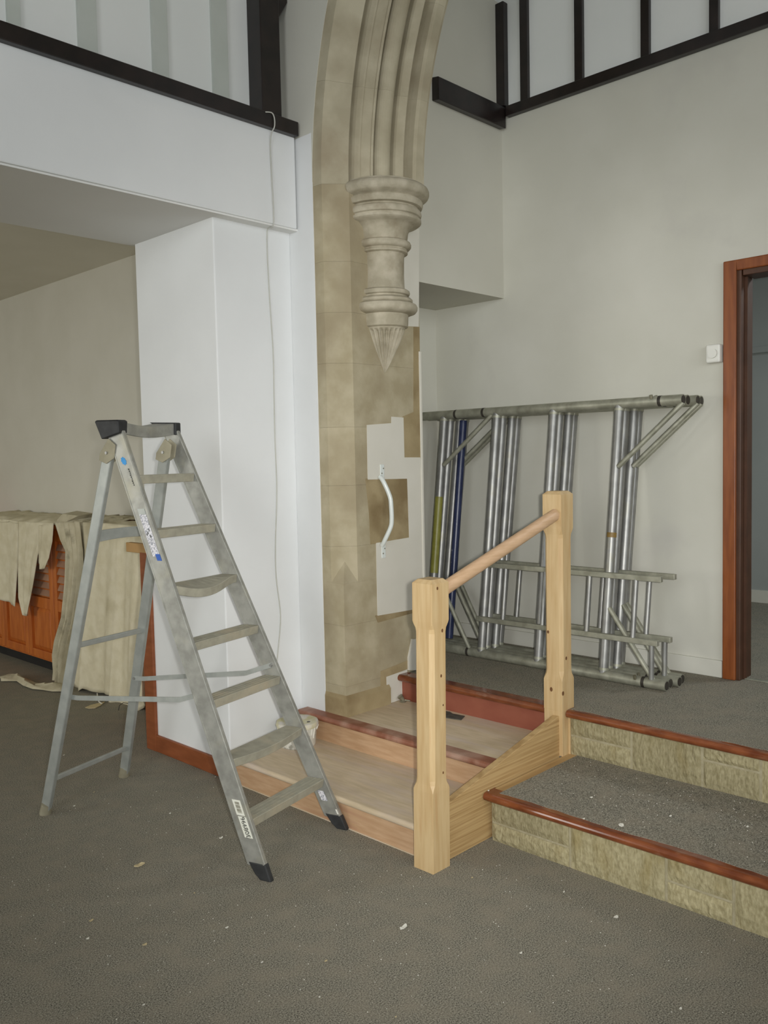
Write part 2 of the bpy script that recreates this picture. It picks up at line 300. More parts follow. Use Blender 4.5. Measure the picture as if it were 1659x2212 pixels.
# ------------------------------------------------------------------ dark timbers
tag(MB().box(-5, 2.822, 3.238, 3.402, 3.050, 3.117).build('timber_beam', 'dark', bevel=0.004), 'long dark brown wall beam along the top of the white bulkhead at upper left', 'beam')
t = thing('timber_post', (2.72, 3.35, 3.117), 'black timber post standing on the end of the left wall beam', 'post')
MB().box(2.655, 2.772, 3.30, 3.40, 3.117, 5.6).build('post', 'dark', t, bevel=0.004)
MB().prism([(2.77, 3.31, 3.60), (2.77, 3.31, 3.78), (2.833, 3.31, 3.86), (2.833, 3.31, 3.70)], (0, 0.08, 0)).build('brace', 'dark', t, bevel=0.003)
tag(MB().prism([(3.565, 3.032, 3.358), (3.565, 3.032, 3.478), (3.565, 2.985, 3.470), (3.565, 2.985, 3.352)], (XR-3.565-0.02, 0, 0)).build('timber_beam', 'dark', bevel=0.004), 'short thick black beam on the chancel side wall right of the stone arch', 'beam')
tag(MB().box(4.125, XR-0.006, 2.975, 3.03, 3.47, 4.04).build('timber_post', 'dark', bevel=0.003), 'black corner post rising from the short beam in the upper right corner', 'post')
tag(MB().box(4.135, XR, -2.4, 2.975, 3.412, 3.468).build('timber_beam', 'dark', bevel=0.003), 'long thin black rail running up to the right across the end wall', 'beam')
for (a, b), lb in zip(((2.831, 2.880), (2.487, 2.534), (2.111, 2.156), (1.763, 1.807), (1.40, 1.445)),
        ('first vertical black batten right of the corner on the end wall', 'second vertical black batten from the corner on the end wall', 'third vertical black batten from the corner on the end wall', 'fourth vertical batten from the corner catching a silvery shine', 'fifth vertical black batten from the corner at the upper right edge')):
    tag(MB().box(4.144, XR-0.004, a, b, 3.467, 5.6).build('timber_batten', 'dark', bevel=0.002), lb, 'batten', 'dark battens above the end wall rail')

# ------------------------------------------------------------------ stone arch, pier and corbel
arch = thing('chancel_arch', (3.1, 3.08, 0.26), 'carved limestone chancel arch with moulded ribs springing from a patched stone pier', 'arch')
def courses(zs):
    for z0, z1 in zip(zs[:-1], zs[1:]):
        y0 = 3.02
        prof = [(XA-0.004, 3.167), (2.85-0.004, 3.112), (2.93, y0), (XB, y0), (XB, 3.20), (XA-0.004, 3.20)]
        if z0 < 0.5: prof = None
        yield z0, z1, prof
SQ = [(2.838, 3.167), (2.838, y := 3.02), (XB, 3.02), (XB, 3.20), (2.838, 3.20)]
CH = [(2.838, 3.167), (2.838, 3.105), (2.934, 3.02), (XB, 3.02), (XB, 3.20), (2.838, 3.20)]
g = 0.0003
# plinth with chamfered top, then square courses, stop, chamfered courses
pl = [(2.832, 3.167), (2.832, 3.006), (3.135, 3.006), (3.135, 3.10), (2.86, 3.10), (2.86, 3.167)]
MB().loft([[(x, y_, 0.26) for x, y_ in pl], [(x, y_, 0.342) for x, y_ in pl], [(max(x, 2.838) if x < 3 else x, max(y_, 3.02), 0.362) for x, y_ in pl]]).build('plinth', 'stonedk', arch)
def course(poly, z0, z1, m='stone'):
    MB().prism([(x, y_, z0+g) for x, y_ in poly], (0, 0, z1-z0-2*g)).build('stone', m, arch)
for z0, z1, m in ((0.26, 0.405, 'stone'), (0.405, 0.70, 'stone'), (0.70, 0.905, 'stone')): course(SQ, z0, z1, m)
# broach stop: square below, chamfer above, small pyramid rising from the arris
zb, zt = 0.905, 1.08
b0 = [(2.838, 3.105, zb), (2.838, 3.02, zb), (2.934, 3.02, zb)]
apex = (2.890, 3.0625, 1.01)
mb = MB(); mb.prism([(x, y_, zb) for x, y_ in CH], (0, 0, zt-zb-g))
mb.add([b0[0], b0[1], apex, b0[2]], [(0, 1, 2), (1, 3, 2), (0, 2, 3), (0, 3, 1)])
mb.build('stone', 'stone', arch)
zc = [1.08, 1.375, 1.655, 1.96, 2.20, 2.44, 2.80]
for i in range(len(zc)-1): course(CH, zc[i], zc[i+1], 'stone')
# arch orders: profile points (x, y at the jamb) swept round the curve in voussoirs
outer = [(2.838, 3.167), (2.838, 3.105), (2.934, 3.02), (2.938, 3.03), (2.940, 3.062), (2.956, 3.085), (3.40, 3.085), (3.40, 3.036), (XB, 3.02), (XB, 3.167)]
def arc(cx, cy_, r, a0, a1, n): return [(cx+r*math.cos(math.radians(a0+(a1-a0)*k/n)), cy_+r*math.sin(math.radians(a0+(a1-a0)*k/n))) for k in range(n+1)]
inner = [(2.960, 3.09), (2.966, 3.060), (2.974, 3.022), (2.984, 3.004)] + [(2.990, 2.998), (2.994, 3.003), (3.028, 2.968), (3.024, 2.962), (3.032, 2.954)] + [(3.040, 2.984), (3.050, 2.990)] + arc(3.086, 2.950, 0.040, 175, 352, 12) + [(3.130, 2.985), (3.140, 2.993), (3.150, 2.990)] + [(3.153, 2.938), (3.157, 2.926), (3.166, 2.917), (3.184, 2.899), (3.190, 2.905)] + [(3.196, 2.935), (3.208, 2.950), (3.222, 2.945), (3.230, 2.920), (3.230, 2.880), (3.240, 2.866), (3.284, 2.862), (3.292, 2.880), (3.305, 2.872), (3.330, 2.90), (3.34, 2.93), (3.36, 2.94), (3.365, 3.085)]
def sweep(prof, t0, t1, name, m, mirror=False, n=10):
    rings = []
    for i in range(n+1):
        t = t0 + (t1-t0)*i/n; rg = []
        for x, yp in prof:
            yy, zz = arcpt(R0-(3.02-yp), t)
            rg.append((x, 2*ya-yy if mirror else yy, zz))
        rings.append(rg)
    return MB().loft(rings).build(name, m, arch)
nv = 9
for mir in (False, True):
    for k in range(nv):
        t0, t1 = tmax*k/nv, tmax*(k+1)/nv
        sweep(outer, t0+0.0001, t1-0.0001, 'voussoir', 'archst', mir, 8)
        sweep(inner, t0+0.0001, t1-0.0001, 'moulded_rib', 'archst', mir, 8)
# short vertical start of the inner order above the capital
MB().loft([[(x, y_, 2.79) for x, y_ in inner], [(x, y_, ZS) for x, y_ in inner]]).build('moulded_rib', 'archst', arch)
# corbel capital: half-round turned profile on the jamb
cb = (3.155, 3.022, 0)
prof = [(0.001, 2.826), (0.196, 2.826), (0.206, 2.822), (0.209, 2.814), (0.222, 2.812), (0.232, 2.804), (0.237, 2.792), (0.237, 2.780), (0.232, 2.768), (0.222, 2.760), (0.196, 2.756), (0.190, 2.750), (0.202, 2.746), (0.206, 2.738), (0.205, 2.726), (0.200, 2.716), (0.182, 2.713), (0.178, 2.707), (0.184, 2.703), (0.193, 2.700), (0.197, 2.692), (0.198, 2.682), (0.194, 2.672), (0.186, 2.668), (0.184, 2.662), (0.196, 2.659), (0.196, 2.648), (0.186, 2.640), (0.160, 2.637), (0.150, 2.628)]
MB().lathe(prof, cb, 56, math.pi, 2*math.pi).build('abacus', 'corbel', arch, recalc=False)
MB().lathe([(0.150, 2.628), (0.137, 2.618), (0.130, 2.600), (0.126, 2.570), (0.125, 2.560), (0.131, 2.558), (0.140, 2.553), (0.144, 2.543), (0.143, 2.532), (0.136, 2.524), (0.124, 2.520), (0.122, 2.514), (0.127, 2.511), (0.126, 2.502), (0.112, 2.497)], cb, 48, math.pi, 2*math.pi).build('neck', 'corbel', arch, recalc=False)
MB().lathe([(0.112, 2.497), (0.108, 2.485), (0.106, 2.40), (0.108, 2.335), (0.112, 2.326), (0.124, 2.324), (0.132, 2.318), (0.134, 2.309), (0.130, 2.300), (0.120, 2.296)], cb, 48, math.pi, 2*math.pi).build('shaft', 'corbel', arch, recalc=False)
MB().lathe([(0.120, 2.296), (0.118, 2.289), (0.126, 2.286), (0.138, 2.284), (0.146, 2.276), (0.146, 2.266), (0.140, 2.261), (0.150, 2.258), (0.164, 2.252), (0.170, 2.240), (0.169, 2.226), (0.160, 2.214), (0.142, 2.208), (0.124, 2.204), (0.122, 2.160), (0.120, 2.146), (0.108, 2.140), (0.106, 2.134)], cb, 48, math.pi, 2*math.pi).build('base_ring', 'corbel', arch, recalc=False)
rings = []; nf = 96
for k, (r, z) in enumerate([(0.106, 2.134), (0.102, 2.122), (0.078, 2.068), (0.050, 2.010), (0.024, 1.960), (0.004, 1.926)]):
    rg = []
    for j in range(nf+1):
        a = math.pi + math.pi*j/nf; w = (0 if k == 0 else 1)*(0.5-0.5*math.cos(j*2*math.pi/8)) ; rg.append((cb[0]+r*(1-0.17*w)*math.cos(a), cb[1]+r*(1-0.17*w)*math.sin(a), z))
    rings.append(rg)
MB().loft(rings, closed=False, cap=False).build('fluted_cone', 'corbel', arch, recalc=False)
# cream painted patches on the jamb face
def patch(pts, y0=3.02, th=0.0022):
    MB().prism([at(px, py, 'y', y0)+Vector((0, 0, 0)) for px, py in pts], (0, -th, 0)).build('painted_patch', 'patch', arch, recalc=False)
patch([(792, 918), (845, 914), (845, 900), (871, 902), (873, 988), (907, 988), (913, 1110), (919, 1260), (919, 1312), (815, 1330), (812, 1173), (883, 1161), (879, 1034), (794, 1036)])
def facing(pts, m='stonedk'):
    MB().prism([at(px, py, 'y', 3.02) for px, py in pts], (0, -0.0012, 0)).build('stone_facing', m, arch, recalc=False)
facing([(789, 1034), (881, 1032), (885, 1164), (800, 1176), (797, 1110)])
facing([(893, 706), (906, 706), (908, 989), (871, 990), (869, 900), (893, 890)])
facing([(810, 1330), (900, 1313), (900, 1322), (816, 1345)])
facing([(822, 1450), (886, 1424), (886, 1443), (834, 1463), (836, 1521), (822, 1524)])
patch([(834, 1462), (879, 1446), (880, 1506), (836, 1521)])
patch([(868, 490), (905, 495), (904, 706), (868, 704)])
MB().prism([at(888, 1380, 'y', 3.02), at(905, 1380, 'y', 3.02), at(905, 1447, 'y', 3.02), at(880, 1447, 'y', 3.02), at(880, 1420, 'y', 3.02)], (0, -0.012, 0)).build('painted_patch', 'patch', arch, recalc=False)
MB().box(XB-0.012, XB+0.004, 3.012, 3.03, 0.40, 2.05).build('corner_bead', 'patch', arch, bevel=0.003)

# grab rail on the jamb
gr = thing('grab_rail', (3.08, 3.015, 1.24), 'white bent tubular grab rail screwed to the stone pier', 'grab rail')
P = [at(824, 1012, 'y', 3.008), at(822, 1030, 'y', 3.004), at(828, 1040, 'y', 2.985), at(842, 1072, 'y', 2.962), at(845, 1095, 'y', 2.957), at(846, 1120, 'y', 2.957), at(844, 1138, 'y', 2.962), at(832, 1165, 'y', 2.985), at(827, 1178, 'y', 3.004), at(828, 1198, 'y', 3.008)]
P = [P[1]+Vector((0, 0.004, 0))] + [p for p in P[2:8]] + [P[8]+Vector((0, 0.004, 0))]
sm = []
for i in range(len(P)-1):
    p0, p1, p2, p3 = P[max(i-1, 0)], P[i], P[i+1], P[min(i+2, len(P)-1)]
    for k in range(4):
        t = k/4; sm.append(0.5*((2*p1) + (p2-p0)*t + (2*p0-5*p1+4*p2-p3)*t*t + (3*p1-p0-3*p2+p3)*t**3))
sm.append(P[-1]); MB().tube(sm, 0.0115, 14).build('tube', 'gloss', gr)
for (px, py), nm in (((825, 1018), 'mount_plate'), ((828, 1191), 'mount_plate')):
    c = at(px, py, 'y', 3.0165); po = MB().box(c.x-0.013, c.x+0.015, 3.013, 3.0185, c.z-0.034, c.z+0.034).build(nm, 'gloss', gr, bevel=0.006)
    for dz, dx in ((0.014, 0.007), (-0.010, -0.005)):
        MB().tube([(c.x+dx, 3.0135, c.z+dz), (c.x+dx, 3.0115, c.z+dz)], 0.0035, 10).build('screw', 'oldmetal', po)
# loose white cable on the nave wall
cp = [(2.62, 3.236, 3.11), (2.66, 3.233, 3.112), (2.668, 3.231, 3.06), (2.664, 3.262, 2.98), (2.672, 3.262, 2.63)]
cp += [tuple(at(px, py, 'y', 3.333)) for px, py in ((577, 500), (581, 620), (590, 760), (592, 860), (594, 950), (598, 1060), (595, 1180), (597, 1250), (606, 1330), (601, 1400), (597, 1440))]
cv = [Vector(p) for p in cp]; cs = []
for i in range(len(cv)-1):
    p0, p1, p2, p3 = cv[max(i-1, 0)], cv[i], cv[i+1], cv[min(i+2, len(cv)-1)]
    for k in range(5):
        t = k/5; cs.append(0.5*((2*p1) + (p2-p0)*t + (2*p0-5*p1+4*p2-p3)*t*t + (3*p1-p0-3*p2+p3)*t**3))
cs.append(cv[-1])
tag(MB().tube(cs, 0.0030, 8).build('cable', 'cablegrey'), 'thin loose white cable hanging down the white pier from the dark beam', 'cable')
# dial control box on the end wall
th = thing('thermostat', (XR, 1.775, 1.975), 'white square wall box with round dial beside the door frame', 'thermostat')
MB().box(XR-0.045, XR, 1.745, 1.815, 1.925, 2.012).build('housing', 'vinyl', th, bevel=0.008, seg=3)
MB().tube([(XR-0.044, 1.778, 1.968), (XR-0.056, 1.778, 1.968)], 0.022, 24).build('dial', 'vinyl', th, bevel=0.003)

# ------------------------------------------------------------------ right-hand stone steps
ss = thing('stone_steps', (2.9, 1.2, 0), 'carpeted steps with tooled stone risers and varnished brown nosings at right', 'steps')
YE = -0.6
MB().box(2.675, 3.26, YE, 2.03, 0, 0.165).box(3.235, 3.262, YE, 2.02, 0.165, 0.36).build('step_core', 'mortar', ss)
MB().box(2.6725, 2.69, YE, 2.028, 0.0, 0.165).box(3.2365, 3.25, YE, 2.02, 0.165, 0.36).build('mortar_bed', 'mortar', ss)
def block(x, y0, y1, z0, z1, seed):
    rnd = random.Random(seed); ny, nz = 16, 4; rows = []
    for j in range(nz+1):
        row = []
        for i in range(ny+1):
            e = (i in (0, ny) or j in (0, nz)); yy = y0+(y1-y0)*i/ny; zz = z0+(z1-z0)*j/nz
            if not (i in (0, ny)): yy += rnd.uniform(-0.003, 0.003)
            row.append((x + (0.0025 if e else -0.0015-rnd.random()*0.005*(1 if i % 2 else 0.35)), yy, zz))
        rows.append(row)
    vs = [p for row in rows for p in row]; n = ny+1
    fs = [(j*n+i, j*n+i+1, (j+1)*n+i+1, (j+1)*n+i) for j in range(nz) for i in range(ny)]
    mb = MB(); mb.add(vs, fs)
    b = [rows[0][0], rows[0][-1], rows[-1][-1], rows[-1][0]]; q = [(x+0.012, p[1], p[2]) for p in b]
    mb.add(b+q, [(0, 4, 5, 1), (1, 5, 6, 2), (2, 6, 7, 3), (3, 7, 4, 0)])
    mb.build('stone_block', 'riserstone', ss, recalc=True)
J = 0.0055
r1 = [(2.026, 1.676, (0, 0.073, 0.165)), (1.676, 1.306, (0, 0.165)), (1.306, 1.08, (0, 0.075, 0.165)), (1.08, 0.72, (0, 0.165)), (0.72, 0.45, (0, 0.07, 0.165)), (0.45, 0.1, (0, 0.165)), (0.1, -0.3, (0, 0.08, 0.165)), (-0.3, YE, (0, 0.165))]
r2 = [(2.02, 1.733, (0.197, 0.28, 0.36)), (1.733, 1.432, (0.197, 0.36)), (1.432, 1.209, (0.197, 0.305, 0.36)), (1.209, 0.86, (0.197, 0.36)), (0.86, 0.6, (0.197, 0.27, 0.36)), (0.6, 0.2, (0.197, 0.36)), (0.2, -0.2, (0.197, 0.29, 0.36)), (-0.2, YE, (0.197, 0.36))]
sd = 0
for X, rows in ((2.668, r1), (3.232, r2)):
    for a, b, zz in rows:
        for z0, z1 in zip(zz[:-1], zz[1:]):
            sd += 1; block(X, b+J, a-(J if a < 2.0 else 0.001), z0+(J*0.8 if z0 > zz[0] else 0.0), z1-(J*0.8 if z1 < zz[-1] else 0), sd)
def nosing(x0, x1, y0, y1, z1, th, name, m, par):
    pr = []; r = th/2
    for a in range(90, 271, 20): pr.append((x0+r+r*math.cos(math.radians(a)), z1-r+r*math.sin(math.radians(a))))
    pr += [(x1, z1-th), (x1, z1)]
    MB().loft([[(x, y0, z) for x, z in pr], [(x, y1, z) for x, z in pr]]).build(name, m, par)
nosing(2.632, 2.71, YE, 2.040, 0.196, 0.033, 'nosing', 'varnish', ss)
nosing(3.200, 3.275, YE, 2.024, ZP+0.003, 0.033, 'nosing', 'varnish', ss)
# carpet on the tread, frayed front edge
rnd = random.Random(3)
ed = [(2.668+0.005*math.sin(i*0.37)+rnd.uniform(0, 0.006), 1.99-(1.99-YE)*i/70) for i in range(71)]
MB().prism([(x, y_, 0.165) for x, y_ in ed] + [(3.234, YE, 0.165), (3.234, 1.99, 0.165)], (0, 0, 0.0322)).build('carpet', 'carpet', ss)
MB().box(2.70, 3.234, 1.985, 2.032, 0.165, 0.1965).build('bare_edge', 'pinestring', ss)
ed = [(3.230+0.004*math.sin(i*0.41)+rnd.uniform(0, 0.006), 2.02-(2.02-YE)*i/70) for i in range(71)]
MB().prism([(x, y_, ZP-0.004) for x, y_ in ed] + [(3.32, YE, ZP-0.004), (3.32, 2.02, ZP-0.004)], (0, 0, 0.0080)).build('carpet', 'carpet', ss)

# ------------------------------------------------------------------ left-hand timber steps
ws = thing('wooden_steps', (2.8, 2.7, 0), 'bare plywood steps with brown nosings against the stone pier', 'steps')
YL, YH = 2.078, 3.338
MB().box(2.370, 2.386, YL, YH, 0, 0.104).build('riser', 'plyriser', ws)
MB().box(2.366, 2.41, YL, YH, 0.0, 0.004).build('bottom_edge', 'ply', ws)
nosing(2.346, 2.42, YL, YH, 0.130, 0.026, 'nosing', 'ply', ws)
MB().box(2.42, 2.80, YL, YH, 0.104, 0.1298).build('tread', 'ply', ws)
MB().box(2.792, 2.808, YL, 3.333, 0.13, 0.232).build('riser', 'plyriser', ws)
nosing(2.762, 2.832, YL, 3.30, 0.260, 0.028, 'nosing', 'dustbrown', ws)
MB().box(2.832, 3.245, YL, 3.02, 0.232, 0.2598).build('tread', 'ply', ws)
MB().box(3.232, 3.248, 2.128, 3.018, 0.26, 0.36).build('riser', 'redwood', ws)
nosing(3.198, 3.275, 2.126, 3.018, ZP+0.003, 0.034, 'nosing', 'varnish', ws)

# ------------------------------------------------------------------ balustrade
bl = thing('stair_balustrade', (2.75, 2.06, 0), 'new pale pine balustrade of two chamfered newel posts with sloping handrail', 'balustrade')
def newel(x0, y0, z0, ztop, zs0, zs1, w, tilt, notch=None):
    # square section with chamfered middle, shaped shoulders, bevelled cap
    def sec(z, ins, ch):
        a, b = ins, w-ins; c = ch
        fr = (z-z0)/(ztop-z0); tx, ty = tilt[0]*fr, tilt[1]*fr
        p = [(a+c, a), (b-c, a), (b, a+c), (b, b-c), (b-c, b), (a+c, b), (a, b-c), (a, a+c)]
        return [(x0+tx+x, y0+ty+yy, z) for x, yy in p]
    e = 0.0008
    lv = [(z0, 0, e), (zs0-0.02, 0, e), (zs0-0.010, 0.0006, 0.004), (zs0+0.006, 0.002, 0.012), (zs0+0.022, 0.0025, 0.0145), (zs1-0.022, 0.0025, 0.0145), (zs1-0.006, 0.002, 0.012), (zs1+0.010, 0.0006, 0.004), (zs1+0.02, 0, e), (ztop-0.014, 0, e), (ztop, 0.014, e*3)]
    return MB().loft([sec(*l) for l in lv]).build('newel_post', 'pine', bl, bevel=0.0015, seg=1)
n1 = newel(2.300, 2.013, 0.0, 1.066, 0.315, 0.895, 0.094, (0.009, -0.0095))
mbn = None
n2 = newel(3.180, 2.028, ZP+0.002, 1.345, 0.545, 1.165, 0.094, (0.002, -0.002))
MB().box(3.1805, 3.229, 2.0285, 2.121, 0.196, ZP+0.004).box(3.229, 3.2440, 2.0215, 2.121, 0.196, 0.359).build('post_foot', 'pine', n2, bevel=0.0015)
def knot_at(par, px, py, ax, v, r):
    c = at(px, py, ax, v); q = (Vector((1, 0, 0)) if ax == 'y' else Vector((0, 1, 0)), Vector((0, 0, 1))); d_ = Vector((0, -0.0012, 0)) if ax == 'y' else Vector((-0.0012, 0, 0))
    MB().prism([c + q[0]*r*0.7*math.cos(a*math.pi/5) + q[1]*r*math.sin(a*math.pi/5) for a in range(10)], d_).build('knot', 'knot', par)
for px, py, r in ((944.5, 1271, 0.006), (955, 1362, 0.007), (952.6, 1460, 0.006), (957, 1523, 0.004), (957, 1669, 0.005)):
    z_ = at(px, py, 'y', 2.012).z; ins = 0.0025 if 0.33 < z_ < 0.88 else 0.0
    knot_at(n1, px, py, 'y', 2.013 + ins - 0.0095*z_/1.066 + 0.0004, r)
for px, py, r in ((1184, 1365, 0.007), (1191, 1489, 0.010)): knot_at(n2, px, py, 'x', 3.1830 + (0.0 if py < 1460 else -0.0022), r)
for px, py, r in ((1223, 1422, 0.008), (1216, 1498, 0.010)): knot_at(n2, px, py, 'y', 2.0300 + (0.0 if py < 1460 else -0.0022), r)
A = at(968, 1266, 'y', 2.066); B = at(1199, 1112, 'x', 3.182)
dirv = (B-A); A2 = A - dirv*((A.x-2.398)/dirv.x)
rings = []; tdir = dirv.normalized(); sd_ = tdir.cross(Vector((0, 0, 1))).normalized(); ud = sd_.cross(tdir)
for p in (A2, B):
    rings.append([p + sd_*0.0235*math.cos(a*math.pi/8) + ud*0.0265*math.sin(a*math.pi/8) for a in range(16)])
MB().loft(rings, smooth=True).build('handrail', 'railwood', bl)
a1, a2 = at(969.5, 1736, 'y', 2.045), at(1200, 1553, 'y', 2.045); sl = (a2.z-a1.z)/(a2.x-a1.x)
za = a1.z + (2.394-a1.x)*sl; zb_ = a1.z + (3.182-a1.x)*sl
MB().prism([(2.394, 2.045, 0.0), (2.394, 2.045, za), (3.181, 2.045, zb_), (3.181, 2.045, 0.0)], (0, 0.032, 0)).build('string_board', 'pinestring', bl, bevel=0.002)

# ------------------------------------------------------------------ step ladder
bx, by, thr, lw0, lw1, ltx, lty, la, lb = 2.1120, 2.4660, 0.2274, 0.2462, -0.0606, -0.1543, 0.3745, 0.2086, 0.2079
U = Vector((math.cos(thr), math.sin(thr), 0)); DD = Vector((math.cos(math.radians(108)), math.sin(math.radians(108)), 0)); ZZ = Vector((0, 0, 1))
lad = thing('step_ladder', (1.9, 3.0, 0), 'tall dusty aluminium step ladder standing open on the grey carpet', 'ladder')
def LF(s, z, inn=0.0, d=0.0):
    w = lw0 + lw1*z; return Vector((bx+ltx*z, by+lty*z, z)) + U*(s*w - s*inn) + DD*d
SD = 0.078
stl = {}
for s in (-1, 1):
    off = 0.0 if s < 0 else -0.018           # right fitted line is the inner arris
    mb = MB(); zs_ = [0.045, 0.6, 1.2, 1.645]; rg = []
    for z in zs_:
        rg.append([LF(s, z, off), LF(s, z, off+0.018), LF(s, z, off+0.018, SD), LF(s, z, off, SD)])
    o = mb.loft(rg).build('front_stile', 'alu', lad, bevel=0.003); stl[s] = o
    # raised flanges along both edges of the web
    for d0 in (0.002, SD-0.006):
        io = off-0.0015 if s < 0 else off+0.0155
        rg = [[LF(s, z, io, d0), LF(s, z, io+0.004, d0), LF(s, z, io+0.004, d0+0.005), LF(s, z, io, d0+0.005)] for z in (0.05, 1.64)]
        MB().loft(rg).build('flange', 'alu', o)
    fz = [[LF(s, z, off-0.002, -0.003), LF(s, z, off+0.020, -0.003), LF(s, z, off+0.020, SD*k_), LF(s, z, off-0.002, SD*k_)] for z, k_ in ((0.0, 0.55), (0.02, 0.75), (0.06, 0.9))]
    MB().loft(fz).build('rubber_foot', 'black', o, bevel=0.004)
sag = [0, 0.012, 0, 0, 0.028, 0, 0]
for k in range(7):
    z = la + lb*k; rg = []
    for i in range(13):
        t = i/12; pl_ = LF(-1, z, 0.020); pr_ = LF(1, z, 0.002); p = pl_.lerp(pr_, t)
        dz = -sag[k]*math.sin(math.pi*min(1, t*1.15))**1.0 if k == 4 else -sag[k]*math.sin(math.pi*t)
        fd = -0.012*sag[k]/0.02*math.sin(math.pi*t)
        f0 = p + ZZ*dz + DD*fd
        lip = 0.033
        rg.append([f0 + ZZ*0.0, f0 - ZZ*lip + DD*0.006, f0 - ZZ*lip + DD*0.016, f0 - ZZ*0.005 + DD*0.010, p + DD*SD*0.93 - ZZ*0.006, p + DD*SD*0.93 - ZZ*0.022, p + DD*SD + ZZ*0.0 - ZZ*0.022, p + DD*SD])
    tr = MB().loft(rg).build('tread', 'alutread', lad, bevel=0.0015, seg=1)
    for j in range(1, 4):
        dj = SD*j/4.2
        rg2 = [[v + DD*dj + ZZ*0.001, v + DD*(dj+0.004) + ZZ*0.001, v + DD*(dj+0.004) - ZZ*0.004, v + DD*dj - ZZ*0.004] for v in (r_[0] for r_ in rg)]
        if sag[k] == 0: MB().loft(rg2).build('grip_rib', 'alutread', tr)
# top: black end caps and a dished aluminium plate
zt = 1.66; rg = []
for i in range(13):
    t = i/12; p = LF(-1, zt, 0.01).lerp(LF(1, zt, -0.012), t) + ZZ*(0.004 - 0.016*math.sin(math.pi*t))
    lowb = p - ZZ*(0.045)
    rg.append([p, lowb, lowb + DD*0.010, p - ZZ*0.012 + DD*0.010, p - ZZ*0.012 + DD*0.11, p + DD*0.11 + ZZ*0.004])
MB().loft(rg).build('top_plate', 'alu', lad, bevel=0.002, seg=1)
q = LF(-1, zt); MB().loft([[q - U*0.018 - DD*0.012 - ZZ*0.04, q + U*0.026 - DD*0.012 - ZZ*0.04, q + U*0.026 + DD*0.075 - ZZ*0.062, q - U*0.018 + DD*0.075 - ZZ*0.062],
    [q - U*0.02 - DD*0.014 + ZZ*0.004, q + U*0.028 - DD*0.014 + ZZ*0.004, q + U*0.028 + DD*0.105 + ZZ*0.006, q - U*0.02 + DD*0.105 + ZZ*0.006],
    [q - U*0.016 - DD*0.008 + ZZ*0.010, q + U*0.024 - DD*0.008 + ZZ*0.010, q + U*0.024 + DD*0.10 + ZZ*0.012, q - U*0.016 + DD*0.10 + ZZ*0.012]]).build('end_cap', 'black', lad, bevel=0.003)
q = LF(1, zt, -0.022); MB().loft([[q - U*0.026 - DD*0.010 - ZZ*0.045, q + U*0.006 - DD*0.010 - ZZ*0.045, q + U*0.006 + DD*0.03 - ZZ*0.04, q - U*0.026 + DD*0.03 - ZZ*0.04],
    [q - U*0.024 - DD*0.012 + ZZ*0.006, q + U*0.004 - DD*0.012 + ZZ*0.006, q + U*0.006 + DD*0.13 + ZZ*0.012, q - U*0.024 + DD*0.13 + ZZ*0.012]]).build('end_cap', 'black', lad, bevel=0.004)
# rear frame
RT = {-1: Vector((1.700, 3.115, 1.545)), 1: Vector((1.955, 3.125, 1.545))}
RB = {-1: Vector((1.612, 3.630, 0.0)), 1: Vector((2.070, 3.778, 0.0))}
rear = {}
for s in (-1, 1):
    o = MB().bar(RB[s]+ (RT[s]-RB[s])*0.015, RT[s], DD, 0.046, 0.022).build('rear_leg', 'alurear', lad, bevel=0.004); rear[s] = o
    b_ = RB[s]; t_ = (RT[s]-RB[s]).normalized()
    MB().tube([b_ + ZZ*0.0, b_ + t_*0.05], 0.022, 12, rs=[0.026, 0.023]).build('rubber_foot', 'bracket', o)
    # hinge plate
    c = RT[s] + Vector((0, 0, 0.0)); e = U*(-0.014 if s < 0 else -0.014)
    pts = [c + DD*(-0.045) + ZZ*0.030, c + DD*(-0.012) + ZZ*0.055, c + DD*0.035 - ZZ*0.002, c + DD*0.040 - ZZ*0.028, c + DD*0.005 - ZZ*0.042, c - DD*0.035 - ZZ*0.022]
    hp = MB().prism([p_ + e for p_ in pts], U*0.004).build('hinge_plate', 'bracket', lad, bevel=0.001)
    MB().prism([p_ - e*0.9 for p_ in pts], U*0.004).build('hinge_plate', 'bracket', lad, bevel=0.001)
    MB().tube([c + e*1.3, c - e*1.3], 0.006, 10).build('rivet', 'galv', hp)
def RL(s, z): return RB[s].lerp(RT[s], z/1.545)
for z, w in ((0.16, 0.022), (0.76, 0.022)):
    MB().bar(RL(-1, z), RL(1, z), ZZ, w, 0.014).build('rear_brace', 'alurear', lad, bevel=0.003)
rg = []
for i in range(9):
    t = i/8; p = RL(-1, 1.215).lerp(RL(1, 1.215), t); dz = -0.016*math.sin(math.pi*t)
    rg.append([p + ZZ*(0.022+dz*-0.3) - DD*0.006, p + ZZ*(-0.024-dz*0.6) - DD*0.006, p + ZZ*(-0.024-dz*0.6) + DD*0.006, p + ZZ*(0.022+dz*-0.3) + DD*0.006])
MB().loft(rg).build('rear_brace', 'alurear', lad, bevel=0.002)
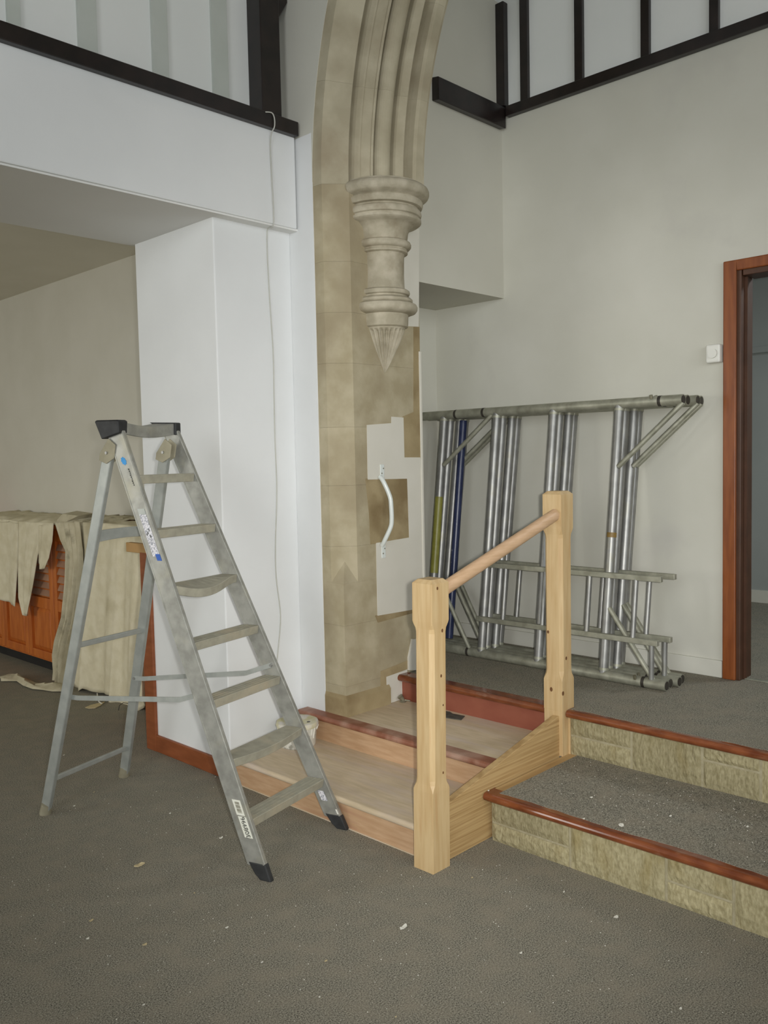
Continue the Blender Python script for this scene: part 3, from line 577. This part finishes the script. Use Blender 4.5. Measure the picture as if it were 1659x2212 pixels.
# side stays
for s in (-1, 1):
    f_ = LF(-1, 0.645, 0.021, SD*0.55) if s < 0 else LF(1, 0.668, 0.003, SD*0.30)
    r2 = RL(s, 0.535 if s < 0 else 0.525) + U*(0.013 if s < 0 else -0.013)
    m1 = f_.lerp(r2, 0.16) + U*(0.0 if s < 0 else -0.006) - ZZ*0.022
    m2 = f_.lerp(r2, 0.92) - ZZ*0.006
    pts = [f_, m1, m2, r2]; mb = MB()
    rg = []
    for p in pts: rg.append([p + ZZ*0.010 - U*0.002, p + ZZ*0.010 + U*0.002, p - ZZ*0.010 + U*0.002, p - ZZ*0.010 - U*0.002])
    st = mb.loft(rg).build('stay_bar', 'alurear', lad)
    for p in (pts[0], pts[3]): MB().tube([p - U*0.006, p + U*0.006], 0.006, 10).build('rivet', 'galv', st)
# stickers on the left stile web
def web(z, d): return LF(-1, z, -0.0004, d)
def sticker(z0, z1, d0, d1, name, m, par, lift=0.0006):
    p = [web(z0, d0), web(z0, d1), web(z1, d1), web(z1, d0)]
    return MB().prism(p, -U*lift).build(name, m, par, recalc=False)
s0 = sticker(1.15, 1.33, 0.016, 0.050, 'instruction_label', 'labelgrey', stl[-1])
sticker(1.312, 1.332, 0.014, 0.052, 'label_header', 'darkblue', s0, 0.0012) if False else None
tdv = (LF(-1, 1.0)-LF(-1, 0.9)).normalized()
sticker(1.308, 1.330, 0.016, 0.050, 'label_band', 'alurear', stl[-1], 0.0012)
sticker(1.135, 1.160, 0.013, 0.034, 'label_band', 'darkblue', stl[-1], 0.0014)
for z_, d_ in ((1.245, 0.024), (1.235, 0.034), (1.222, 0.026), (1.228, 0.040)):
    sticker(z_, z_+0.009, d_, d_+0.004, 'label_mark', 'ink', stl[-1], 0.0012)
c = web(1.512, 0.040); lp = []
for k in range(16):
    a = k*math.pi/8; r_ = 0.0135 if k % 2 == 0 else 0.0105; lp.append(c + DD*r_*math.cos(a) + tdv*r_*1.35*math.sin(a))
MB().prism(lp, -U*0.0008).build('blue_emblem', 'bluelogo', stl[-1], recalc=False)
for k in range(9):
    z_ = 1.483 - k*0.0075; sticker(z_-0.0055, z_, 0.026, 0.032 - (k % 3)*0.0012, 'printed_letter', 'ink', stl[-1], 0.0007)
lb1 = sticker(0.223, 0.277, 0.016, 0.052, 'inventory_label', 'label', stl[-1])
for k in range(9):
    z_ = 0.232 + k*0.0043; sticker(z_, z_+(0.003 if k % 3 else 0.0018), 0.024, 0.043, 'barcode_bar', 'oldmetal', stl[-1], 0.0011)
lb2 = sticker(0.146, 0.219, 0.013, 0.049, 'inventory_label', 'label', stl[-1])
pc = web(0.182, 0.030) - U*0.0009
text('308996', 'label_number', 0.026, pc, tdv, (-U).cross(tdv), 'ink', stl[-1])
# small barcode sticker inside the right stile
def webr(z, d): return LF(1, z, 0.0016, d)
p = [webr(0.17, 0.022), webr(0.17, 0.050), webr(0.135, 0.050), webr(0.135, 0.022)]
p = [webr(0.155, 0.03), webr(0.155, 0.058), webr(0.115, 0.058), webr(0.115, 0.03)]
MB().prism(p, -U*0.0006).build('barcode_label', 'labelgrey', stl[1], recalc=False)
p = [webr(0.085, 0.002), webr(0.085, 0.009), webr(0.066, 0.009), webr(0.066, 0.002)]
MB().prism(p, -U*0.0008).build('paint_splash', 'chip', stl[1], recalc=False)

# ------------------------------------------------------------------ scaffold frames leaning on the end wall
ZB, ZT = ZP+0.0255, 1.747
RY = [2.17, 2.55, 2.92, 3.30]
def frame(i, dy, label, inset, extra=True):
    x0 = 3.772 + 0.0535*i; x1 = 3.945 + 0.0655*i
    fr = thing('scaffolding', (x0, 2.6, ZP), label, 'scaffolding', 'tower frames leaning on the end wall')
    def X(z): return x0 + (x1-x0)*(z-ZB)/(ZT-ZB)
    def P_(y_, z, o=0): return Vector((X(z)+o, y_+dy, z))
    for z in (ZT, ZB):
        m_ = 'galvdull'
        lg = MB().tube([P_(1.84, z), P_(3.47, z)], 0.0254, 18).build('leg_tube', m_, fr)
        MB().tube([P_(1.8385, z), P_(1.842, z)], 0.0205, 18).build('open_end', 'joint', lg)
        for yj in ((1.945, 3.20, 3.0) if i == 0 else (1.945,)):
            MB().tube([P_(yj, z), P_(yj+0.016, z)], 0.0262, 18).build('joint_band', 'joint', lg)
        if i == 0: MB().tube([P_(3.016, z), P_(3.20, z)], 0.0262, 18).build('sleeve', 'galvdull', lg)
        MB().tube([P_(1.99, z)+Vector((-0.02, 0, 0.012)), P_(1.99, z)+Vector((-0.026, 0, 0.030))], 0.008, 10).build('clip_button', 'oldmetal', lg)
    for y_ in RY:
        rg = MB().tube([P_(y_, ZB), P_(y_, ZT)], 0.0235, 18).build('rung', 'galv', fr)
        for z in (ZB+0.03, ZT-0.03):
            MB().tube([P_(y_, z-0.006), P_(y_, z+0.006)], 0.0262, 16).build('weld', 'galvdull', rg)
        if i == 0 and y_ == RY[3]:
            MB().tube([P_(y_, 0.83), P_(y_, 1.27)], 0.0240, 18).build('paint_band', 'ochre', rg)
    if extra:
        for a, b in (((2.150, 1.435), (1.838, 1.732)), ((3.270, 1.455), (2.945, 1.735))):
            MB().tube([P_(a[0], a[1], -0.012), P_(b[0], b[1], -0.004)], 0.0125, 12).build('brace', 'galvdull', fr)
        for a, b in (((2.155, 0.745), (1.905, 0.432)), ((3.215, 0.74), (3.00, 0.432))):
            MB().tube([P_(a[0], a[1], -0.008), P_(b[0], b[1], -0.004)], 0.0125, 12).build('brace', 'galvdull', fr)
    if inset:
        for z in (0.612, 0.908):
            MB().bar(P_(1.88, z, -0.03), P_(2.94, z, -0.03), ZZ, 0.026, 0.026).build('step_stile', 'galvdull', fr, bevel=0.002)
        for y_ in (2.01, 2.26, 2.52, 2.77):
            MB().tube([P_(y_, 0.62, -0.03), P_(y_, 0.90, -0.03)], 0.0125, 12).build('step_rung', 'galv', fr)
        MB().tube([P_(1.912, ZB+0.02, -0.012), P_(1.912, 0.60, -0.03)], 0.0125, 12).build('stub_post', 'galv', fr)
        if i == 0:
            MB().tube([P_(RY[0], 1.088), P_(RY[0], 1.112)], 0.0242, 16).build('tape_band', 'brasstape', fr)
    return fr
frame(0, 0.0, 'front aluminium scaffold frame with a yellowed tube, nearest the newel post', True)
frame(1, 0.008, 'second scaffold frame from the front, tucked close behind the front one', False, False)
frame(2, -0.012, 'third scaffold frame from the front, with its own small step ladder inset', True)
frame(3, 0.0, 'rearmost scaffold frame resting directly against the cream end wall', False)
MB_b = MB().tube([(3.872, 3.232, ZP+0.055), (4.036, 3.232, 1.712)], 0.0225, 18).build('scaffold_tube', 'blue')
tag(MB_b, 'navy blue painted tube standing among the left ends of the scaffold frames', 'pole')

# ------------------------------------------------------------------ cabinet in the aisle
cbt = thing('cupboard', (3.0, 6.0, 0), 'low orange brown cupboard with louvred doors under dust sheets', 'cupboard')
YC0, YC1 = 4.12, 8.4
MB().box(2.80, 3.24, YC0, YC1, 0.08, 1.06).build('carcass', 'orange', cbt)
MB().box(2.84, 3.24, YC0+0.02, YC1-0.02, 0.0, 0.08).build('toe_kick', 'redtoe', cbt)
MB().box(2.765, 3.24, YC0-0.02, YC1, 1.06, 1.085).build('worktop', 'orange', cbt, bevel=0.004)
yd = 6.180 - 0.435*5
while yd < YC1-0.3:
    y0, y1 = yd-0.2175, yd+0.2175
    if y0 > YC0-0.01:
        dr = MB()
        for a, b, c_, d_ in ((y0+0.004, y0+0.06, 0.10, 1.05), (y1-0.06, y1-0.004, 0.10, 1.05), (y0+0.06, y1-0.06, 0.10, 0.155), (y0+0.06, y1-0.06, 0.47, 0.55), (y0+0.06, y1-0.06, 0.97, 1.05)):
            dr.box(2.778, 2.80, a, b, c_, d_)
        dro = dr.build('door', 'orange', cbt, bevel=0.003)
        MB().loft([[(2.799, y0+0.06, 0.155), (2.799, y1-0.06, 0.155), (2.799, y1-0.06, 0.47), (2.799, y0+0.06, 0.47)], [(2.785, y0+0.09, 0.185), (2.785, y1-0.09, 0.185), (2.785, y1-0.09, 0.44), (2.785, y0+0.09, 0.44)]]).build('raised_panel', 'orange', dro)
        for k in range(7):
            z = 0.575 + k*0.057; MB().prism([(2.781, y0+0.06, z-0.012), (2.798, y0+0.06, z+0.030), (2.799, y0+0.06, z+0.022), (2.785, y0+0.06, z-0.014)], (0, 0.315, 0)).build('louvre_slat', 'louvre', dro)
    yd += 0.435
# dust sheets
def sheet(rows, base, fold, name, m, label, n=26, top=None, seed=1, cols=False):
    """rows: list of (left point, right point) down the sheet in room coordinates (y, z); fold: (amp, waves)."""
    rnd = random.Random(seed); ph = rnd.uniform(0, 6); rr = []
    K = 8
    for i in range(len(rows)-1):
        for k in range(K):
            t = k/K; a = [rows[i][0][j]*(1-t)+rows[i+1][0][j]*t for j in (0, 1)]; b = [rows[i][1][j]*(1-t)+rows[i+1][1][j]*t for j in (0, 1)]
            rr.append((a, b))
    rr.append(rows[-1])
    vs = []; nr = len(rr)
    for i, (a, b) in enumerate(rr):
        f = i/(nr-1)
        for j in range(n+1):
            u = j/n; yy = a[0]*(1-u)+b[0]*u; zz = a[1]*(1-u)+b[1]*u
            p_, q_ = (f, u) if cols else (u, f)
            amp = fold[0]*(0.25+0.75*q_)
            x = base - amp*(0.5+0.5*math.sin(p_*fold[1]*2*math.pi+ph+0.8*math.sin(q_*3))) - 0.3*amp*(0.5+0.5*math.sin(p_*fold[1]*5.1*math.pi+1.3+q_*2))
            vs.append((x, yy, zz))
    fs = [(i*(n+1)+j, i*(n+1)+j+1, (i+1)*(n+1)+j+1, (i+1)*(n+1)+j) for i in range(nr-1) for j in range(n)]
    return vs, fs
def yz(px, py, x=2.745): p = at(px, py, 'x', x); return (p.y, p.z)
def rows_px(lst, x=2.745): return [(yz(*l, x), yz(*r_, x)) for l, r_ in lst]
def solid(o, th):
    md = o.modifiers.new('thick', 'SOLIDIFY'); md.thickness = th; md.offset = 0; return o
def topcover(y0, y1, seed, z=1.09, x1=3.24, x0=2.735):
    rnd = random.Random(seed); ny, nx = 40, 8; vs = []
    for i in range(ny+1):
        for j in range(nx+1):
            yy = y0+(y1-y0)*i/ny; xx = x0+(x1-x0)*j/nx
            h = 0.006+0.030*abs(math.sin(i*0.55+j*0.4+seed))*(0.4+0.6*rnd.random())
            vs.append((xx, yy, z+h if j > 0 else z+h*0.4-0.012))
    fs = [(i*(nx+1)+j, i*(nx+1)+j+1, (i+1)*(nx+1)+j+1, (i+1)*(nx+1)+j) for i in range(ny) for j in range(nx)]
    return vs, fs
# left sheet: main fall, pointed flap and a small lobe
mb = MB()
mb.add(*sheet(rows_px([((-90, 1108), (46, 1126)), ((-90, 1180), (43, 1190)), ((-90, 1250), (41, 1260)), ((-90, 1255), (42, 1309))], 2.75), 2.752, (0.030, 4.2), '', '', ''), smooth=True)
mb.add(*sheet(rows_px([((40, 1126), (115, 1130)), ((42, 1165), (96, 1160)), ((42, 1230), (82, 1200)), ((44, 1290), (72, 1270)), ((54, 1328), (62, 1330))], 2.73), 2.735, (0.022, 2.2), '', '', '', seed=4), smooth=True)
mb.add(*sheet(rows_px([((84, 1135), (116, 1130)), ((85, 1180), (115, 1170)), ((85, 1215), (109, 1205)), ((89, 1229), (98, 1229))], 2.72), 2.722, (0.02, 1.2), '', '', '', seed=6), smooth=True)
mb.add(*topcover(5.85, 7.6, 2), smooth=True)
tag(solid(mb.build('dust_sheet', 'sheet', recalc=False), 0.004), 'pale dust sheet with a pointed hanging flap over the left of the cupboard', 'dust sheet')
# twisted sheet hanging to the floor with a tail
mb = MB()
mb.add(*sheet(rows_px([((118, 1128), (168, 1126)), ((130, 1165), (176, 1190)), ((142, 1190), (178, 1230)), ((141, 1260), (174, 1290)), ((137, 1330), (166, 1350)), ((124, 1380), (156, 1400)), ((122, 1410), (152, 1430)), ((127, 1445), (150, 1465)), ((126, 1462), (150, 1490))], 2.70), 2.715, (0.06, 4.3), '', '', '', seed=9), smooth=True)
fl = []; zfl = 0.012
lft = [(150, 1474), (128, 1466), (118, 1476), (100, 1481), (80, 1478), (60, 1466), (40, 1459), (20, 1460), (0, 1464)]
rgt = [(150, 1492), (130, 1492), (112, 1492), (92, 1489), (70, 1487), (50, 1480), (36, 1470), (18, 1470), (2, 1470)]
rowsf = []
for k in range(len(lft)):
    a, b = at(*lft[k], 'z', zfl), at(*rgt[k], 'z', zfl)
    rowsf.append([(a.lerp(b, u/8)).to_tuple()[:2] + (0.008+0.035*math.sin(math.pi*u/8)*(0.6+0.4*math.sin(k*1.7+u)),) for u in range(9)])
mb.loft(rowsf, closed=False, cap=False, smooth=True)
mb.add(*topcover(5.35, 5.83, 5, z=1.10), smooth=True)
kn = at(156, 1112, 'x', 2.80)
mb.loft([[(2.76, kn.y+0.12, 1.09), (2.76, kn.y-0.12, 1.09), (2.90, kn.y-0.10, 1.09), (2.90, kn.y+0.12, 1.09)], [(2.755, kn.y+0.13, 1.125), (2.75, kn.y-0.02, 1.12), (2.89, kn.y-0.16, 1.15), (2.90, kn.y+0.10, 1.17)], [(2.78, kn.y+0.10, 1.165), (2.78, kn.y-0.13, 1.16), (2.88, kn.y-0.15, 1.17), (2.88, kn.y+0.09, 1.18)]])
tag(solid(mb.build('dust_sheet', 'sheetdk', recalc=False), 0.005), 'twisted soiled dust sheet knotted on the cupboard and trailing on the carpet', 'dust sheet')
# right sheet: wide fall, deeper lobe at its right end
mb = MB()
mb.add(*sheet(rows_px([((166, 1128), (150, 1496)), ((185, 1128), (172, 1499)), ((205, 1129), (193, 1484)), ((225, 1130), (218, 1496)), ((250, 1132), (247, 1499)), ((262, 1133), (258, 1532)), ((280, 1135), (280, 1545)), ((300, 1136), (302, 1541)), ((312, 1150), (313, 1528)), ((316, 1160), (317, 1500))], 2.735), 2.735, (0.045, 3.6), '', '', '', n=40, seed=12, cols=True), smooth=True)
mb.add(*topcover(4.14, 5.33, 8), smooth=True)
tag(solid(mb.build('dust_sheet', 'sheet', recalc=False), 0.004), 'wide straight dust sheet hanging behind the ladder legs over the right of the cupboard', 'dust sheet')
# wire loop and torn paper below it
w_ = [at(px, py, 'z', 0.02+0.25*(1533-py)/60*0.3) for px, py in ((256, 1534), (258, 1524), (266, 1518), (280, 1520), (294, 1512), (300, 1498), (301, 1484), (299, 1478))]
tag(MB().tube(w_, 0.0022, 6).build('wire', 'black'), 'thin dark wire loop curling on the floor below the wide dust sheet', 'wire')
sc = thing('paper_scrap', at(205, 1527, 'z', 0), 'torn cream paper scrap with a white string lying behind the ladder', 'paper')
pts = [at(px, py, 'z', 0.003) for px, py in ((184, 1529), (196, 1524), (212, 1520), (226, 1517), (218, 1524), (206, 1530), (192, 1531))]
MB().prism(pts, (0, 0, 0.004)).build('paper', 'tanchip', sc)
MB().tube([at(px, py, 'z', 0.008) for px, py in ((210, 1498), (211, 1508), (214, 1516), (220, 1520))], 0.004, 6).build('string', 'chip', sc)

# ------------------------------------------------------------------ small things on the steps
tb = thing('paint_tub', (2.670, 3.190, 0.13), 'squat white paint tub streaked with drips on the lowest plywood step', 'tub')
prof = [(0.001, 0.0), (0.082, 0.0), (0.086, 0.006), (0.090, 0.05), (0.094, 0.098)]
MB().lathe(prof, (2.670, 3.190, 0.13), 36).build('body', 'tub', tb, recalc=False)
rnd = random.Random(5); rings = []
for r, z in ((0.094, 0.094), (0.101, 0.096), (0.104, 0.106), (0.100, 0.118), (0.092, 0.121), (0.05, 0.117), (0.002, 0.116)):
    rings.append([(2.670+(r+(rnd.uniform(-0.003, 0.003) if r > 0.05 else 0))*math.cos(a*math.pi/18), 3.190+r*math.sin(a*math.pi/18), 0.13+z) for a in range(36)])
MB().loft(rings, cap=False, smooth=True).build('lid', 'tublid', tb, recalc=False)
for k in range(26):
    a = k*2*math.pi/26+rnd.uniform(-0.1, 0.1); l = rnd.uniform(0.015, 0.06); c, s_ = math.cos(a), math.sin(a)
    rz = lambda z: 0.090+0.0085*(z-0.05)/0.05
    MB().tube([(2.670+(rz(0.096))*c, 3.190+rz(0.096)*s_, 0.226), (2.670+rz(0.096-l)*c, 3.190+rz(0.096-l)*s_, 0.226-l)], 0.004, 6, rs=[0.005, 0.003]).build('drip', 'chip', tb)
MB().tube([(2.670+0.02, 3.190-0.06, 0.246), (2.670+0.02, 3.190-0.06, 0.249)], 0.009, 12).build('hole_plug', 'black', tb)
# small tarnished fitting beside the platform riser
fx = at(886, 1510, 'z', 0.26)
ft = thing('door_stop', (3.215, 2.992, 0.26), 'small tarnished metal door stop on the upper plywood step by the pier', 'door stop')
MB().lathe([(0.001, 0), (0.016, 0), (0.018, 0.004), (0.008, 0.010), (0.008, 0.018)], (3.20, 2.985, 0.26), 16).build('base', 'oldmetal', ft, recalc=False)
MB().tube([(3.198, 2.985, 0.275), (3.186, 2.992, 0.292)], 0.012, 12, rs=[0.010, 0.016]).build('head', 'oldmetal', ft)
MB().tube([(3.206, 2.978, 0.270), (3.222, 2.955, 0.266)], 0.004, 8).build('pin', 'oldmetal', ft)
p_ = [at(px, py, 'z', 0.2602) for px, py in ((958, 1537), (972, 1539), (978, 1543), (1004, 1548), (996, 1556), (975, 1553), (962, 1551))]
tag(MB().prism(p_, (0, 0, 0.004)).build('felt_pad', 'felt'), 'flat dark grey felt pad lying on the upper plywood step', 'pad')

# ------------------------------------------------------------------ debris on the carpet
def flake(px, py, pl_, m, r, name, label, group=None, seed=0, curl=0.4, asp=0.6):
    rnd = random.Random(seed); c = at(px, py, 'z', pl_); n = 7; a0 = rnd.uniform(0, 6.28); vs = []
    ring = []
    for k in range(n):
        a = a0 + k*2*math.pi/n; q_ = r*rnd.uniform(0.7, 1.15); ring.append((c.x+q_*math.cos(a), c.y+q_*asp*math.sin(a), c.z+0.001+curl*r*abs(math.cos(a))*rnd.uniform(0.4, 1)))
    vs = ring + [(v[0], v[1], v[2]+max(0.0015, r*0.18)) for v in ring] + [(c.x, c.y, c.z+0.0005), (c.x, c.y, c.z+max(0.003, r*0.3))]
    fs = [(k, k+n, (k+1) % n+n, (k+1) % n) for k in range(n)] + [((k+1) % n, 2*n, k)[::-1] for k in range(n)] + [(k+n, 2*n+1, (k+1) % n+n)[::-1] for k in range(n)]
    o = MB().add(vs, fs).build(name, m); return tag(o, label, 'debris', group)
flake(872, 2006, 0, 'chip', 0.019, 'paint_flake', 'white curled paint flake on the carpet in front of the newel post', seed=1, curl=0.5, asp=0.4)
flake(300, 1872, 0, 'tanchip', 0.022, 'plaster_crumb', 'tan plaster scrap on the carpet left of the ladder foot', seed=2, asp=0.5)
flake(197, 1990, 0, 'tanchip', 0.009, 'plaster_crumb', 'small pinkish crumb on the carpet at lower left', seed=3)
flake(490, 2005, 0, 'chip', 0.008, 'plaster_crumb', 'round pale crumb on the carpet below the ladder foot', seed=4)
flake(189, 2029, 0, 'chip', 0.006, 'paint_flake', 'tiny white fleck beside the pinkish crumb at lower left', seed=5)
flake(313, 2042, 0, 'tanchip', 0.009, 'plaster_crumb', 'small tan crumb on the carpet near the bottom left', seed=6)
flake(477, 1812, 0, 'chip', 0.012, 'paint_flake', 'thin white paint curl on the carpet beside the left front ladder leg', seed=7, curl=0.7, asp=0.3)
flake(1331, 1983, 0, 'chip', 0.011, 'paint_flake', 'white paint flake on the carpet in front of the stone risers', seed=8)
flake(1342, 1784, 0.199, 'chip', 0.013, 'paint_flake', 'bright white flake on the brown nosing of the lower stone step', seed=9, asp=0.8)
flake(1277, 1724, 0.199, 'chip', 0.008, 'paint_flake', 'white flake on the lower tread carpet behind the nosing', seed=10)
flake(1261, 1770, 0.199, 'chip', 0.006, 'paint_flake', 'small white fleck on the lower nosing near its left half', seed=11)
flake(1448, 1764, 0.199, 'chip', 0.007, 'paint_flake', 'pale fleck in the middle of the lower tread carpet', seed=12)
flake(1615, 1787, 0.199, 'chip', 0.007, 'paint_flake', 'pale fleck at the right end of the lower tread carpet', seed=13)
flake(1055, 1709, 0.197, 'chip', 0.005, 'paint_flake', 'tiny white fleck at the left corner of the lower nosing', seed=14)
rn = random.Random(11)
spots = [(1020, 1897, 'pale crumb on the carpet just right of the front newel foot'), (1218, 1928, 'pale crumb on the carpet close below the lower stone riser'),
    (160, 1742, 'pale fleck on the carpet right of the rear left ladder foot'), (118, 1667, 'pale fleck on the carpet left of the lowest rear ladder brace'),
    (138, 1632, 'pinkish flake on the carpet behind the lowest rear ladder brace'), (367, 1758, 'white fleck on the carpet midway between the ladder legs'),
    (203, 1712, 'white fleck lying under the lowest rear ladder brace'), (465, 1679, 'white fleck at the end of the brown skirting by the ladder'),
    (566, 2080, 'tiny white fleck on the carpet straight below the ladder foot'), (704, 2077, 'round pale crumb on the carpet at the bottom, left of the curled flake'),
    (690, 2155, 'pale smear of plaster on the carpet at the bottom middle'), (310, 2172, 'tiny pale crumb on the carpet near the lower left edge'),
    (855, 2198, 'pale crumb on the carpet at the very bottom of the picture'), (1125, 2060, 'thin white shaving on the carpet right of the curled flake'),
    (1470, 2180, 'pale crumb on the carpet in the bottom right corner'), (420, 1930, 'pale fleck on the carpet left of the front ladder foot')]
for k, (px, py, lb_) in enumerate(spots):
    flake(px, py, 0, 'chip' if k % 3 else 'tanchip', rn.uniform(0.0035, 0.0065), 'plaster_crumb', lb_, 'crumbs scattered on the carpet', seed=40+k)
# fine crumbs too small to pick apart
mb = MB()
for k in range(700):
    x = rn.uniform(0.9, 2.6); y_ = rn.uniform(0.4, 3.6)
    if x > 2.30 and y_ > 1.95: continue
    r = rn.uniform(0.0008, 0.0022); mb.add([(x+r, y_, 0), (x-r*0.5, y_+r, 0), (x-r*0.5, y_-r, 0), (x, y_, r*1.4)], [(0, 1, 3), (1, 2, 3), (2, 0, 3)])
for k in range(160):
    x = rn.uniform(2.74, 3.2); y_ = rn.uniform(0.9, 1.95); r = rn.uniform(0.0008, 0.002); z = 0.199
    mb.add([(x+r, y_, z), (x-r*0.5, y_+r, z), (x-r*0.5, y_-r, z), (x, y_, z+r*1.4)], [(0, 1, 3), (1, 2, 3), (2, 0, 3)])
o = mb.build('dust_specks', 'chip'); tag(o, 'fine white dust specks sprinkled over the grey carpet', 'dust'); o['kind'] = 'stuff'
